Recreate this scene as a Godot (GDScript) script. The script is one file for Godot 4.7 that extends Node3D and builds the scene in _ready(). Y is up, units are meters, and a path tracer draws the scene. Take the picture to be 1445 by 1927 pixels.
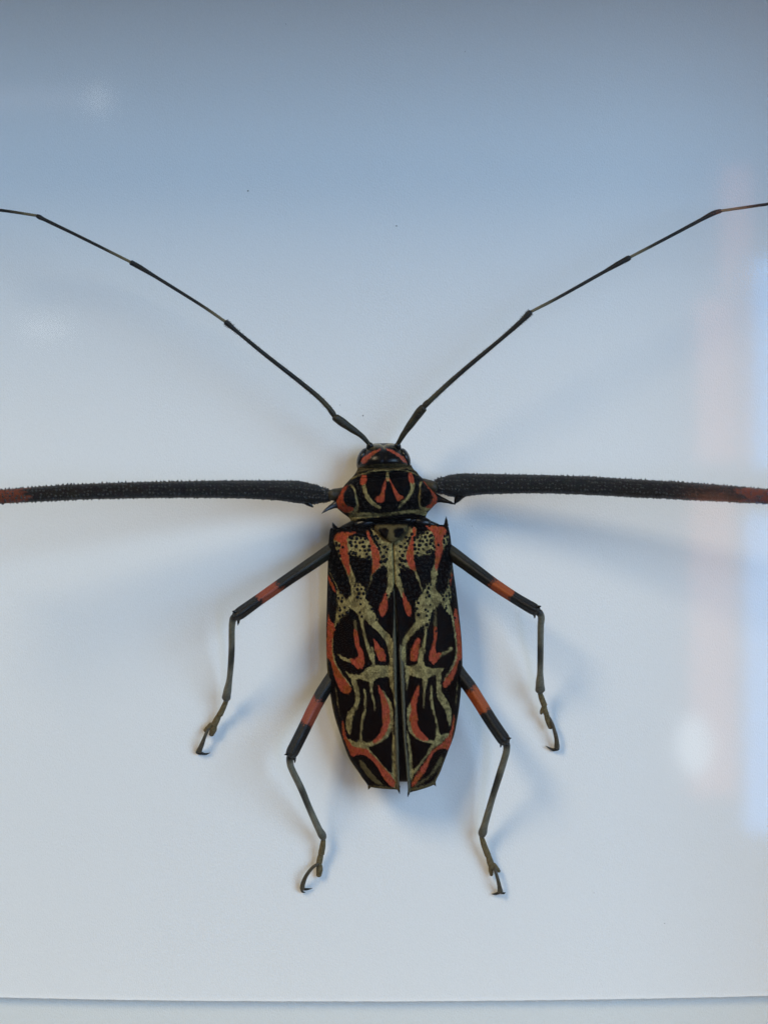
extends Node3D
# A long-armed beetle on white card under the glass of a shadow box. Measured in photo pixels (1445 wide), built in metres.

const PX := 0.000116          # metres of card per photo pixel
const EYE := 0.330            # height of the lens above the card
const CX := 722.5
const CY := 963.5
const BODY := 0.011           # mean height of the beetle's back
const TX0 := 590.0            # corner and size of the piece of the back that the pigment map covers
const TY0 := 815.0
const TW := 300.0
const TH := 700.0
const TS := 2                 # texels per photo pixel
const GLASS := 0.070

var M := {}
var skin := PackedByteArray()
var lobes := PackedByteArray()
var noise := FastNoiseLite.new()
var fine := FastNoiseLite.new()

# ---------------------------------------------------------------- small helpers
func rnd(a: float, b: float) -> float:
	var v := sin(a * 127.1 + b * 311.7) * 43758.5453
	return v - floorf(v)

func P(px: float, py: float, h_mm: float) -> Vector3:      # a measured point at its own height
	var h := h_mm * 0.001
	var k := PX * (EYE - h) / EYE
	return Vector3((px - CX) * k, h, (py - CY) * k)

func B(px: float, py: float, h_mm: float) -> Vector3:      # a point of the trunk, laid out square on
	var k := PX * (EYE - BODY) / EYE
	return Vector3((px - CX) * k, h_mm * 0.001, (py - CY) * k)

func pix(v: Vector3) -> Vector2:
	var k := PX * (EYE - BODY) / EYE
	return Vector2(v.x / k + CX, v.z / k + CY)

func table(t: Array, y: float) -> float:                   # smooth look-up in pairs y, value
	var n := t.size() / 2
	if y <= t[0]: return t[1]
	for i in n - 1:
		if y <= t[2 * i + 2]:
			var w: float = (y - t[2 * i]) / (t[2 * i + 2] - t[2 * i])
			var a: float = t[maxi(2 * i - 1, 1)]
			var d: float = t[mini(2 * i + 5, 2 * n - 1)]
			return cubic_interpolate(t[2 * i + 1], t[2 * i + 3], a, d, w) if n > 3 else lerpf(t[2 * i + 1], t[2 * i + 3], w)
	return t[2 * n - 1]

func tag(o: Node, label: String, category := "", group := "", kind := "") -> Node:
	if label: o.set_meta("label", label)
	if category: o.set_meta("category", category)
	if group: o.set_meta("group", group)
	if kind: o.set_meta("kind", kind)
	return o

func put(called: String, mesh: Mesh, mat: Material, parent: Node = self) -> MeshInstance3D:
	var o := MeshInstance3D.new()
	o.name = called
	o.mesh = mesh
	o.material_override = mat
	parent.add_child(o, true)
	return o

func thing(called: String, label: String, category: String, at := Vector3.ZERO) -> Node3D:
	var o := Node3D.new()
	o.name = called
	add_child(o, true)
	o.position = at
	tag(o, label, category)
	return o

# a mesh under construction
class Heap:
	var v := PackedVector3Array()
	var n := PackedVector3Array()
	var c := PackedColorArray()
	var uv := PackedVector2Array()
	var ix := PackedInt32Array()
	func mesh() -> ArrayMesh:
		var a := []
		a.resize(Mesh.ARRAY_MAX)
		a[Mesh.ARRAY_VERTEX] = v
		a[Mesh.ARRAY_NORMAL] = n
		if c.size() == v.size(): a[Mesh.ARRAY_COLOR] = c
		if uv.size() == v.size(): a[Mesh.ARRAY_TEX_UV] = uv
		a[Mesh.ARRAY_INDEX] = ix
		var m := ArrayMesh.new()
		m.add_surface_from_arrays(Mesh.PRIMITIVE_TRIANGLES, a)
		return m

func skinned(hp: Heap, first_v: int, first_i: int) -> void:   # turn outwards and shade smoothly what was added last
	var vol := 0.0
	for i in range(first_i, hp.ix.size(), 3):
		vol += hp.v[hp.ix[i]].dot(hp.v[hp.ix[i + 2]].cross(hp.v[hp.ix[i + 1]]))
	if vol < 0.0:
		for i in range(first_i, hp.ix.size(), 3):
			var s := hp.ix[i + 1]
			hp.ix[i + 1] = hp.ix[i + 2]
			hp.ix[i + 2] = s
	hp.n.resize(hp.v.size())
	for i in range(first_i, hp.ix.size(), 3):
		var a := hp.ix[i]
		var b := hp.ix[i + 1]
		var c := hp.ix[i + 2]
		var w := (hp.v[c] - hp.v[a]).cross(hp.v[b] - hp.v[a]) * 1e6
		hp.n[a] += w
		hp.n[b] += w
		hp.n[c] += w
	for i in range(first_v, hp.v.size()):
		hp.n[i] = hp.n[i].normalized() if hp.n[i].length_squared() > 1e-20 else Vector3.UP

func loft(rings: Array, on_map := false, colors: Array = [], into: Heap = null) -> Heap:   # closed rings of equal size, both ends capped
	var hp: Heap = into if into else Heap.new()
	var v0 := hp.v.size()
	var i0 := hp.ix.size()
	var m: int = rings[0].size()
	for r in rings.size():
		for k in m:
			hp.v.append(rings[r][k])
			if colors.size(): hp.c.append(colors[r][k])
	for r in rings.size() - 1:
		for k in m:
			var a := v0 + r * m + k
			var b := v0 + r * m + (k + 1) % m
			hp.ix.append_array(PackedInt32Array([a, b, a + m, b, b + m, a + m]))
	for e in 2:
		var r: int = 0 if e == 0 else rings.size() - 1
		var mid := Vector3.ZERO
		for k in m: mid += rings[r][k]
		var at := hp.v.size()
		hp.v.append(mid / m)
		if colors.size(): hp.c.append(colors[r][0])
		for k in m:
			var a := v0 + r * m + k
			var b := v0 + r * m + (k + 1) % m
			hp.ix.append_array(PackedInt32Array([at, b, a] if e == 0 else [at, a, b]))
	skinned(hp, v0, i0)
	if on_map:
		for i in range(v0, hp.v.size()):
			var q := pix(hp.v[i])
			hp.uv.append(Vector2((q.x - TX0) / TW, (q.y - TY0) / TH))
	return hp

# a limb: stations of [px, py, height mm, half width px, flatness]; colour of (share of the length, angle) -> Color
func limb(st: Array, per: int, sides: int, hue, into: Heap = null, keel := 0.0, trunk := false) -> Heap:
	var pts := []
	var wide := []
	var flat := []
	for s in st:
		pts.append(B(s[0], s[1], s[2]) if trunk else P(s[0], s[1], s[2]))
		wide.append(s[3] * PX * (EYE - s[2] * 0.001) / EYE)
		flat.append(s[4] if s.size() > 4 else 0.9)
	var n := pts.size()
	var path := []
	var rad := []
	var total := 0.0
	var lens := [0.0]
	for i in n - 1:
		for j in per:
			var t := float(j) / per
			var a: Vector3 = pts[maxi(i - 1, 0)]
			var d: Vector3 = pts[mini(i + 2, n - 1)]
			path.append(pts[i].cubic_interpolate(pts[i + 1], a, d, t))
			rad.append(Vector2(lerpf(wide[i], wide[i + 1], smoothstep(0, 1, t)), lerpf(flat[i], flat[i + 1], t)))
	path.append(pts[n - 1])
	rad.append(Vector2(wide[n - 1], flat[n - 1]))
	for i in path.size() - 1:
		total += path[i].distance_to(path[i + 1])
		lens.append(total)
	# rounded ends
	var p2 := [path[0]]
	var r2 := [Vector2(rad[0].x * 0.55, rad[0].y)]
	var l2 := [0.0]
	var d0: Vector3 = (path[1] - path[0]).normalized()
	p2[0] = path[0] - d0 * rad[0].x * 0.45
	for i in path.size():
		p2.append(path[i])
		r2.append(rad[i])
		l2.append(lens[i] / total)
	var d1: Vector3 = (path[-1] - path[-2]).normalized()
	p2.append(path[-1] + d1 * rad[-1].x * 0.45)
	r2.append(Vector2(rad[-1].x * 0.55, rad[-1].y))
	l2.append(1.0)
	var rings := []
	var cols := []
	for i in p2.size():
		var dir: Vector3 = (p2[mini(i + 1, p2.size() - 1)] - p2[maxi(i - 1, 0)]).normalized()
		var side := dir.cross(Vector3.UP).normalized()
		var up := side.cross(dir).normalized()
		var ring := PackedVector3Array()
		var col := PackedColorArray()
		for k in sides:
			var a := TAU * k / sides
			var ca := cos(a)
			var sa := sin(a)
			var f := 1.0 + keel * (absf(sa) ** 6.0) * 0.25 - keel * 0.18 * absf(sin(2.0 * a))
			ring.append(p2[i] + (side * ca * r2[i].x + up * sa * r2[i].x * r2[i].y) * f)
			if hue != null: col.append((hue as Callable).call(l2[i], a))
		rings.append(ring)
		if hue != null: cols.append(col)
	return loft(rings, false, cols, into)

func dome(hp: Heap, at: Vector3, n: Vector3, r: float, h: float, seg := 6, point := 0.55) -> void:
	var v0 := hp.v.size()
	var x := n.cross(Vector3(0.31, 0.2, 0.93)).normalized()
	var y := n.cross(x)
	for ring in 2:
		var rr := r if ring == 0 else r * point
		var hh := -0.15 * h if ring == 0 else h * 0.75
		for k in seg:
			var d := x * cos(TAU * k / seg) + y * sin(TAU * k / seg)
			hp.v.append(at + d * rr + n * hh)
			hp.n.append((d * (0.9 if ring == 0 else 0.55) + n * (0.45 if ring == 0 else 0.85)).normalized())
	hp.v.append(at + n * h)
	hp.n.append(n)
	for k in seg:
		var a := v0 + k
		var b := v0 + (k + 1) % seg
		for t in [[a, a + seg, b], [b, a + seg, b + seg], [a + seg, v0 + 2 * seg, b + seg]]:
			var w := (hp.v[t[2]] - hp.v[t[0]]).cross(hp.v[t[1]] - hp.v[t[0]])
			if w.dot(hp.n[t[0]] + hp.n[t[1]] + hp.n[t[2]]) < 0.0: hp.ix.append_array(PackedInt32Array([t[0], t[2], t[1]]))
			else: hp.ix.append_array(PackedInt32Array(t))

# ---------------------------------------------------------------- pigment of the back
var O := []
var R := []
var D := []      # olive with bare black granules
var S := []      # brownish grey down
var K := []      # black over the rest
var X := []      # slate rim
func trace(list: Array, from: Array, flat: Array) -> void:
	var p := PackedVector2Array()
	for i in range(0, flat.size(), 2):
		p.append(Vector2(from[0] + flat[i] * from[2], from[1] + flat[i + 1] * from[2]))
	var out := PackedVector2Array()
	var n := p.size()
	for i in n:
		for j in 3:
			out.append(p[i].cubic_interpolate(p[(i + 1) % n], p[(i + n - 1) % n], p[(i + 2) % n], j / 3.0))
	list.append(out if not Geometry2D.is_polygon_clockwise(out) else out_turned(out))

func out_turned(p: PackedVector2Array) -> PackedVector2Array:
	p.reverse()
	return p

func paint(poly: PackedVector2Array, id: int, ragged: float) -> void:
	var lo := poly[0]
	var hi := poly[0]
	for q in poly:
		lo = lo.min(q)
		hi = hi.max(q)
	var w := int(TW * TS)
	var hgt := int(TH * TS)
	for y in range(maxi(0, int((lo.y - 3 - TY0) * TS)), mini(hgt, int((hi.y + 3 - TY0) * TS))):
		for x in range(maxi(0, int((lo.x - 3 - TX0) * TS)), mini(w, int((hi.x + 3 - TX0) * TS))):
			var q := Vector2(TX0 + (x + 0.5) / TS, TY0 + (y + 0.5) / TS)
			var j := (rnd(float(x), float(y / 3)) - 0.5) * 2.0 * ragged
			var s := q + Vector2(noise.get_noise_2d(q.x * 9.0, q.y * 3.0) * 1.3 * ragged + j, j * 1.2 + noise.get_noise_2d(q.x * 8.0 + 500.0, q.y * 5.0) * 1.5 * ragged)
			if Geometry2D.is_point_in_polygon(s, poly): skin[y * w + x] = id

func at_skin(px: float, py: float) -> int:
	var x := clampi(int((px - TX0) * TS), 0, int(TW * TS) - 1)
	var y := clampi(int((py - TY0) * TS), 0, int(TH * TS) - 1)
	return skin[y * int(TW * TS) + x]

func pigment() -> void:
	var A := [600.0, 970.0, 0.2007]
	var C := [600.0, 1220.0, 0.2007]
	var H := [580.0, 740.0, 0.1938]
	var E := [610.0, 980.0, 0.0969]
	# --- left wing case, front half
	trace(O, A, [262, 195, 285, 215, 290, 420, 312, 500, 345, 590, 335, 650, 330, 720, 345, 790, 335, 870, 290, 868, 250, 832, 250, 790, 298, 745, 300, 690, 280, 600, 250, 520, 215, 430, 185, 330, 180, 280, 130, 220])
	trace(R, E, [180, 350, 230, 270, 330, 220, 450, 220, 600, 220, 620, 235, 520, 280, 455, 320, 450, 420, 470, 560, 480, 700, 490, 860, 505, 960, 490, 1060, 450, 1000, 400, 900, 340, 770, 300, 640, 300, 580, 330, 500, 290, 420, 240, 400])
	trace(D, A, [283, 215, 330, 200, 400, 205, 470, 235, 492, 300, 497, 380, 470, 412, 400, 400, 340, 372, 284, 352])
	trace(O, E, [840, 200, 880, 240, 970, 410, 1070, 560, 1110, 700, 1115, 780, 1090, 900, 1010, 970, 960, 1040, 930, 1130, 880, 1250, 850, 1370, 835, 1360, 870, 1220, 905, 1080, 925, 950, 930, 820, 905, 650, 885, 480, 850, 340, 815, 240])
	trace(R, E, [820, 200, 860, 200, 900, 290, 960, 420, 1050, 560, 1085, 680, 1092, 760, 1075, 880, 1000, 955, 950, 1020, 922, 1060, 932, 950, 942, 820, 922, 650, 902, 480, 862, 340, 822, 260])
	# --- down round the scutellum and along the seam
	trace(S, A, [480, 95, 540, 90, 810, 90, 870, 110, 840, 180, 790, 240, 690, 260, 600, 250, 540, 180])
	trace(D, A, [490, 120, 540, 170, 600, 240, 640, 270, 660, 420, 640, 480, 600, 480, 565, 450, 590, 400, 570, 300, 530, 220])
	trace(D, A, [860, 130, 880, 150, 840, 240, 815, 330, 815, 420, 830, 480, 770, 500, 745, 420, 745, 270, 790, 235])
	trace(O, A, [610, 240, 680, 250, 780, 240, 760, 320, 752, 400, 757, 500, 770, 600, 795, 690, 800, 760, 780, 775, 745, 695, 712, 640, 690, 690, 660, 770, 640, 805, 610, 765, 635, 690, 640, 600, 640, 500, 648, 400, 640, 330])
	trace(R, A, [620, 720, 640, 730, 645, 800, 640, 870, 620, 920, 592, 945, 567, 900, 565, 850, 590, 790])
	trace(R, A, [782, 720, 800, 730, 830, 790, 860, 850, 866, 890, 850, 945, 820, 910, 795, 850, 785, 790])
	trace(K, A, [565, 125, 640, 118, 655, 165, 640, 215, 600, 200, 570, 165])
	trace(K, A, [720, 120, 790, 120, 800, 155, 770, 195, 715, 205, 705, 165])
	# --- left: nets of granules and the crossing bands
	trace(D, A, [165, 700, 220, 735, 250, 790, 250, 832, 285, 870, 255, 930, 205, 965, 180, 1010, 165, 980, 180, 900, 170, 800])
	trace(O, A, [335, 650, 400, 690, 440, 700, 437, 770, 470, 800, 500, 850, 530, 920, 560, 1000, 650, 1100, 692, 1170, 692, 1300, 655, 1295, 628, 1190, 560, 1092, 480, 1022, 432, 972, 425, 1030, 462, 1180, 522, 1350, 480, 1350, 430, 1180, 395, 1030, 370, 940, 320, 885, 300, 850, 330, 780])
	trace(D, A, [340, 635, 400, 640, 440, 700, 415, 760, 415, 990, 390, 990, 378, 850, 350, 740])
	trace(D, A, [455, 800, 490, 840, 530, 920, 550, 985, 525, 985, 490, 930])
	trace(O, A, [165, 870, 182, 905, 176, 960, 160, 1040, 137, 1130, 132, 1250, 140, 1350, 118, 1350, 110, 1250, 118, 1150, 138, 1060, 150, 980])
	trace(R, A, [85, 925, 105, 1000, 140, 1020, 147, 1080, 127, 1150, 117, 1250, 122, 1350, 72, 1350, 66, 1200, 72, 1050])
	trace(R, A, [80, 560, 110, 610, 150, 690, 150, 722, 125, 690, 95, 640, 78, 600])
	trace(R, A, [335, 1060, 362, 1085, 375, 1150, 387, 1230, 410, 1290, 422, 1350, 367, 1350, 375, 1310, 350, 1240, 332, 1150, 326, 1090])
	trace(S, A, [330, 980, 350, 985, 362, 1085, 335, 1065])
	trace(R, A, [510, 1150, 545, 1180, 590, 1250, 627, 1350, 562, 1350, 530, 1250])
	trace(D, A, [140, 230, 185, 255, 205, 300, 200, 350, 215, 420, 195, 410, 175, 340, 150, 290])
	trace(D, A, [1160, 190, 1205, 180, 1215, 240, 1185, 290, 1165, 330, 1158, 260])
	trace(O, A, [70, 180, 80, 180, 82, 420, 110, 540, 160, 640, 190, 700, 180, 705, 145, 640, 98, 545, 72, 430])
	trace(O, A, [1262, 330, 1268, 330, 1266, 450, 1240, 560, 1215, 660, 1208, 655, 1232, 550, 1258, 440])
	# --- left wing case, rear half
	trace(R, C, [540, -5, 602, -5, 625, 70, 600, 80, 560, 105, 550, 50])
	trace(O, C, [175, 60, 215, 68, 270, 92, 320, 92, 330, 130, 300, 140, 255, 122, 200, 100])
	trace(R, C, [370, -5, 402, -5, 427, 80, 425, 150, 380, 190, 335, 165, 300, 130, 290, 100, 345, 92, 375, 50])
	trace(O, C, [480, -5, 520, -5, 530, 140, 560, 160, 450, 265, 420, 205, 490, 160, 500, 90])
	trace(O, C, [240, 202, 290, 232, 380, 238, 440, 188, 500, 150, 650, 150, 692, 130, 692, 270, 640, 262, 560, 270, 510, 300, 440, 300, 370, 285, 330, 300, 295, 285])
	trace(O, C, [655, -5, 690, -5, 700, 300, 722, 500, 712, 560, 690, 420, 665, 340, 655, 200, 660, 105])
	trace(O, C, [470, 290, 512, 290, 507, 400, 532, 500, 522, 585, 502, 480, 480, 400])
	trace(O, C, [295, 275, 350, 285, 382, 400, 387, 470, 372, 540, 332, 620, 312, 700, 300, 780, 280, 822, 254, 770, 248, 690, 268, 610, 328, 530, 342, 450, 328, 380])
	trace(O, C, [418, 370, 442, 390, 447, 500, 437, 620, 417, 700, 407, 800, 412, 870, 445, 880, 440, 915, 400, 925, 350, 890, 378, 850, 383, 750, 398, 650, 420, 560, 424, 450])
	trace(O, C, [590, 375, 640, 440, 690, 530, 698, 610, 697, 720, 672, 790, 625, 850, 555, 890, 465, 928, 425, 900, 480, 872, 560, 840, 620, 780, 650, 700, 650, 600])
	trace(R, C, [550, 338, 580, 370, 612, 430, 652, 520, 667, 620, 660, 700, 640, 770, 600, 828, 550, 872, 505, 890, 510, 862, 560, 810, 592, 740, 600, 680, 590, 620, 595, 540, 573, 440])
	trace(O, C, [255, 850, 300, 868, 350, 880, 400, 860, 440, 885, 470, 940, 540, 1020, 612, 1110, 692, 1190, 722, 1230, 722, 1330, 690, 1300, 600, 1140, 500, 1000, 420, 950, 300, 950])
	trace(R, C, [220, 690, 236, 740, 252, 840, 280, 880, 330, 935, 440, 945, 490, 992, 560, 1062, 620, 1132, 688, 1212, 714, 1262, 710, 1312, 660, 1290, 600, 1220, 560, 1140, 510, 1070, 450, 1020, 380, 1005, 310, 1035, 270, 960, 235, 880, 213, 790])
	trace(O, C, [690, 700, 712, 850, 722, 1330, 688, 1180, 684, 950, 688, 800])
	trace(S, C, [380, 1060, 420, 1080, 470, 1150, 530, 1220, 605, 1290, 560, 1290, 500, 1260, 420, 1165, 388, 1110])
	trace(S, C, [60, -5, 75, 100, 100, 400, 150, 650, 210, 850, 270, 1020, 380, 1200, 450, 1298, 480, 1308, 745, 1318, 750, 1370, 465, 1360, 390, 1262, 262, 1060, 190, 900, 112, 640, 70, 430, 48, 150])
	trace(R, C, [72, -5, 122, -5, 120, 60, 148, 150, 200, 230, 258, 310, 300, 370, 295, 412, 250, 432, 200, 402, 170, 340, 140, 260, 110, 150, 85, 100, 75, 50])
	trace(O, C, [122, -5, 142, 60, 172, 160, 224, 240, 284, 320, 302, 362, 262, 330, 196, 240, 146, 160, 117, 80])
	trace(O, C, [150, 390, 162, 395, 192, 600, 202, 690, 183, 600])
	# --- right wing case, front half
	trace(O, A, [1070, 190, 1090, 300, 1100, 420, 1115, 520, 1103, 600, 1090, 680, 1140, 740, 1150, 800, 1110, 852, 1070, 880, 1050, 940, 1030, 1000, 1000, 1000, 960, 962, 900, 972, 918, 880, 918, 800, 965, 725, 1000, 660, 1040, 650, 1050, 600, 1050, 520, 1080, 440, 1086, 300])
	trace(R, A, [1000, 100, 1060, 95, 1130, 100, 1190, 120, 1196, 165, 1170, 200, 1160, 240, 1165, 300, 1150, 370, 1130, 440, 1100, 510, 1085, 480, 1090, 400, 1087, 300, 1082, 230, 1070, 170, 1040, 140])
	trace(D, A, [895, 230, 930, 195, 980, 170, 1040, 140, 1068, 170, 1080, 240, 1085, 320, 1050, 360, 980, 370, 900, 385, 892, 300])
	trace(O, A, [880, 110, 912, 120, 908, 200, 896, 290, 896, 430, 912, 500, 937, 580, 957, 640, 972, 700, 962, 715, 945, 660, 915, 590, 880, 515, 840, 495, 815, 440, 800, 390, 815, 330, 840, 260, 865, 190])
	trace(R, A, [885, 110, 908, 130, 903, 190, 890, 270, 886, 340, 890, 420, 906, 492, 890, 512, 850, 492, 830, 440, 815, 390, 825, 330, 850, 260, 870, 190])
	trace(D, A, [1005, 640, 1045, 640, 1040, 760, 1035, 1010, 1000, 1010, 1005, 850, 1000, 740])
	trace(D, A, [905, 810, 935, 800, 935, 950, 900, 975])
	trace(O, A, [925, 955, 965, 958, 1000, 1000, 905, 1080, 835, 1170, 815, 1240, 818, 1350, 778, 1350, 768, 1230, 788, 1150, 838, 1070, 898, 1000])
	trace(O, A, [985, 980, 1027, 990, 1012, 1080, 1002, 1180, 977, 1350, 935, 1350, 963, 1200, 985, 1100])
	trace(R, A, [915, 1150, 947, 1150, 942, 1200, 927, 1270, 922, 1350, 855, 1350, 870, 1240])
	trace(R, A, [1078, 1040, 1102, 1050, 1107, 1130, 1092, 1220, 1092, 1290, 1112, 1350, 1030, 1350, 1050, 1250, 1075, 1150])
	trace(S, A, [1084, 870, 1096, 870, 1098, 1045, 1078, 1045])
	trace(O, A, [1090, 1300, 1180, 1280, 1240, 1228, 1258, 1262, 1210, 1292, 1130, 1322, 1095, 1345])
	trace(D, A, [1100, 720, 1150, 755, 1200, 680, 1230, 655, 1240, 750, 1227, 840, 1237, 930, 1190, 890, 1145, 830])
	trace(O, A, [1228, 830, 1250, 900, 1275, 1000, 1292, 1130, 1302, 1250, 1308, 1350, 1278, 1350, 1284, 1250, 1268, 1120, 1250, 1000, 1233, 900])
	trace(R, A, [1268, 900, 1300, 890, 1322, 1000, 1342, 1150, 1352, 1350, 1302, 1350, 1302, 1250, 1290, 1100, 1275, 1000])
	trace(R, A, [1252, 540, 1262, 560, 1247, 620, 1232, 662, 1233, 600])
	# --- right wing case, rear half
	trace(R, C, [865, -5, 922, -5, 912, 60, 880, 105, 858, 80])
	trace(R, C, [1050, -5, 1090, -5, 1100, 40, 1150, 40, 1120, 90, 1090, 140, 1070, 150, 1040, 110, 1028, 60])
	trace(O, C, [1125, 45, 1200, 20, 1250, -10, 1255, 20, 1190, 52, 1130, 88])
	trace(O, C, [935, -5, 977, -5, 970, 90, 990, 150, 925, 165, 930, 80])
	trace(O, C, [810, 150, 860, 160, 930, 130, 960, 120, 990, 150, 1060, 180, 1170, 180, 1195, 155, 1150, 225, 1150, 272, 1110, 292, 1100, 250, 1040, 265, 1020, 272, 970, 277, 900, 262, 850, 250, 840, 290, 815, 310])
	trace(O, C, [780, -5, 812, -5, 815, 150, 842, 180, 842, 290, 820, 405, 812, 330, 803, 200, 790, 100])
	trace(O, C, [968, 265, 1018, 265, 1002, 380, 987, 500, 985, 585, 970, 500, 973, 380])
	trace(O, C, [1098, 255, 1148, 255, 1142, 330, 1162, 420, 1222, 520, 1247, 610, 1247, 700, 1225, 748, 1208, 690, 1188, 600, 1138, 520, 1103, 450, 1098, 370])
	trace(O, C, [1043, 340, 1062, 350, 1067, 450, 1082, 560, 1112, 690, 1132, 780, 1152, 820, 1192, 808, 1182, 842, 1112, 882, 1088, 892, 1088, 830, 1098, 730, 1068, 620, 1043, 520, 1038, 420])
	trace(O, C, [865, 495, 900, 560, 890, 640, 900, 740, 950, 800, 1010, 850, 1060, 860, 1110, 880, 1090, 895, 1040, 892, 955, 872, 885, 825, 838, 765, 822, 650, 827, 560])
	trace(R, C, [935, 328, 942, 380, 922, 470, 912, 550, 922, 640, 927, 710, 962, 780, 1012, 830, 1022, 866, 950, 852, 892, 802, 862, 722, 850, 640, 868, 560, 860, 500, 883, 430, 910, 370])
	trace(O, C, [1105, 840, 1192, 808, 1235, 820, 1140, 900, 1070, 950, 1010, 1030, 945, 1120, 895, 1190, 868, 1235, 862, 1170, 915, 1110, 1000, 1000, 1055, 900, 1085, 875])
	trace(R, C, [1270, 638, 1277, 720, 1266, 800, 1252, 870, 1246, 940, 1212, 976, 1180, 956, 1112, 960, 1062, 1010, 1032, 1090, 992, 1170, 942, 1240, 878, 1312, 870, 1280, 900, 1212, 962, 1122, 1012, 1042, 1062, 962, 1132, 912, 1202, 852, 1240, 780, 1254, 700])
	trace(O, C, [828, 770, 852, 850, 872, 1000, 882, 1150, 872, 1292, 850, 1200, 840, 1000, 818, 800])
	trace(S, C, [1145, 1020, 1167, 1040, 1142, 1110, 1082, 1190, 1012, 1250, 930, 1292, 885, 1302, 960, 1250, 1040, 1200, 1090, 1120])
	trace(S, C, [1365, 60, 1357, 430, 1327, 650, 1277, 860, 1207, 1040, 1137, 1220, 1100, 1320, 870, 1350, 868, 1318, 1070, 1272, 1150, 1130, 1230, 960, 1280, 800, 1312, 640, 1340, 430, 1348, 200])
	trace(R, C, [1310, -5, 1342, -5, 1332, 80, 1302, 180, 1272, 270, 1222, 340, 1180, 372, 1163, 340, 1180, 290, 1230, 240, 1270, 170, 1300, 80])
	trace(O, C, [1288, -5, 1312, -5, 1302, 80, 1262, 190, 1202, 262, 1168, 315, 1178, 270, 1228, 200, 1273, 110])
	trace(O, C, [1298, 340, 1307, 345, 1293, 540, 1283, 540])
	# --- slate rims of the seam
	trace(X, C, [690, -5, 745, -5, 747, 300, 745, 850, 758, 1380, 728, 1340, 712, 850, 712, 500, 700, 200])
	trace(X, C, [752, -5, 778, -5, 800, 300, 815, 800, 838, 1050, 862, 1320, 838, 1400, 815, 1100, 788, 800, 768, 400])
	trace(X, A, [700, 700, 712, 700, 722, 900, 742, 1350, 685, 1350, 690, 1150, 705, 900])
	# --- pronotum
	trace(S, H, [455, 768, 520, 735, 620, 722, 720, 716, 850, 710, 980, 714, 1040, 736, 1085, 770, 1080, 784, 1030, 754, 970, 734, 850, 730, 740, 737, 620, 740, 530, 755, 470, 784])
	trace(O, H, [400, 832, 470, 792, 560, 764, 650, 746, 750, 740, 800, 740, 900, 736, 1000, 758, 1080, 792, 1082, 808, 1000, 776, 900, 752, 800, 754, 785, 800, 792, 842, 770, 864, 750, 832, 758, 790, 748, 756, 650, 764, 560, 782, 480, 808, 405, 846])
	trace(R, H, [768, 815, 760, 850, 745, 950, 735, 1040, 700, 1066, 648, 1035, 660, 1008, 700, 990, 720, 920, 745, 850])
	trace(R, H, [776, 825, 800, 850, 830, 910, 870, 970, 922, 1010, 910, 1032, 868, 1052, 845, 1010, 820, 930, 790, 860])
	trace(O, H, [518, 880, 555, 880, 572, 940, 602, 1010, 652, 1060, 712, 1112, 692, 1128, 620, 1092, 568, 1042, 538, 980, 522, 930])
	trace(O, H, [985, 868, 1032, 870, 1022, 940, 982, 1022, 922, 1082, 880, 1118, 868, 1100, 920, 1040, 970, 980, 990, 920])
	trace(R, H, [515, 805, 562, 798, 572, 850, 555, 882, 512, 888])
	trace(R, H, [972, 775, 1007, 780, 1027, 866, 988, 872, 972, 830])
	trace(O, H, [395, 885, 440, 895, 468, 960, 492, 1080, 482, 1142, 440, 1170, 370, 1165, 320, 1145, 450, 1110, 468, 1080, 448, 980, 418, 912])
	trace(R, H, [392, 893, 350, 908, 300, 958, 262, 1030, 240, 1070, 278, 1112, 340, 1152, 400, 1158, 440, 1130, 430, 1108, 388, 1098, 348, 1050, 343, 990, 368, 930])
	trace(O, H, [1080, 868, 1118, 848, 1097, 900, 1087, 1000, 1087, 1080, 1112, 1102, 1160, 1102, 1215, 1095, 1155, 1145, 1075, 1115, 1070, 1000])
	trace(R, H, [1115, 850, 1162, 878, 1212, 938, 1295, 1010, 1295, 1055, 1200, 1112, 1140, 1112, 1190, 1060, 1202, 1000, 1180, 940, 1140, 890])
	trace(O, H, [385, 1180, 500, 1150, 700, 1166, 900, 1140, 1080, 1128, 1152, 1150, 1152, 1195, 1000, 1170, 700, 1200, 500, 1222, 395, 1265])
	# --- head
	trace(S, H, [470, 718, 700, 690, 1005, 690, 1005, 704, 700, 704, 480, 735])
	trace(O, H, [600, 470, 690, 478, 732, 500, 790, 472, 870, 482, 860, 505, 800, 503, 748, 515, 748, 545, 730, 545, 724, 520, 690, 500, 600, 500])
	trace(S, H, [725, 512, 640, 532, 540, 572, 500, 622, 462, 652, 470, 640, 530, 558, 620, 512, 700, 498])
	trace(S, H, [745, 512, 820, 518, 900, 542, 962, 588, 992, 642, 984, 642, 930, 580, 840, 532, 760, 512])
	trace(R, H, [520, 630, 560, 600, 620, 568, 680, 543, 712, 528, 690, 558, 622, 602, 582, 652, 545, 682, 513, 670])
	trace(R, H, [758, 533, 820, 553, 900, 598, 967, 630, 972, 667, 935, 677, 880, 622, 820, 582, 768, 557])
	var w := int(TW * TS)
	var hgt := int(TH * TS)
	skin.resize(w * hgt)
	for s in X: paint(s, 6, 0.6)
	for s in S: paint(s, 5, 1.7)
	for s in O:
		for q in Geometry2D.offset_polygon(s, -0.55): paint(q, 1, 1.25)
	for s in D:
		for q in Geometry2D.offset_polygon(s, -0.3): paint(q, 4, 1.7)
	for s in R: paint(s, 2, 1.2)
	for s in K: paint(s, 0, 1.5)
	var rgb := PackedByteArray()
	var gloss := PackedByteArray()
	var lift := PackedByteArray()
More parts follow.
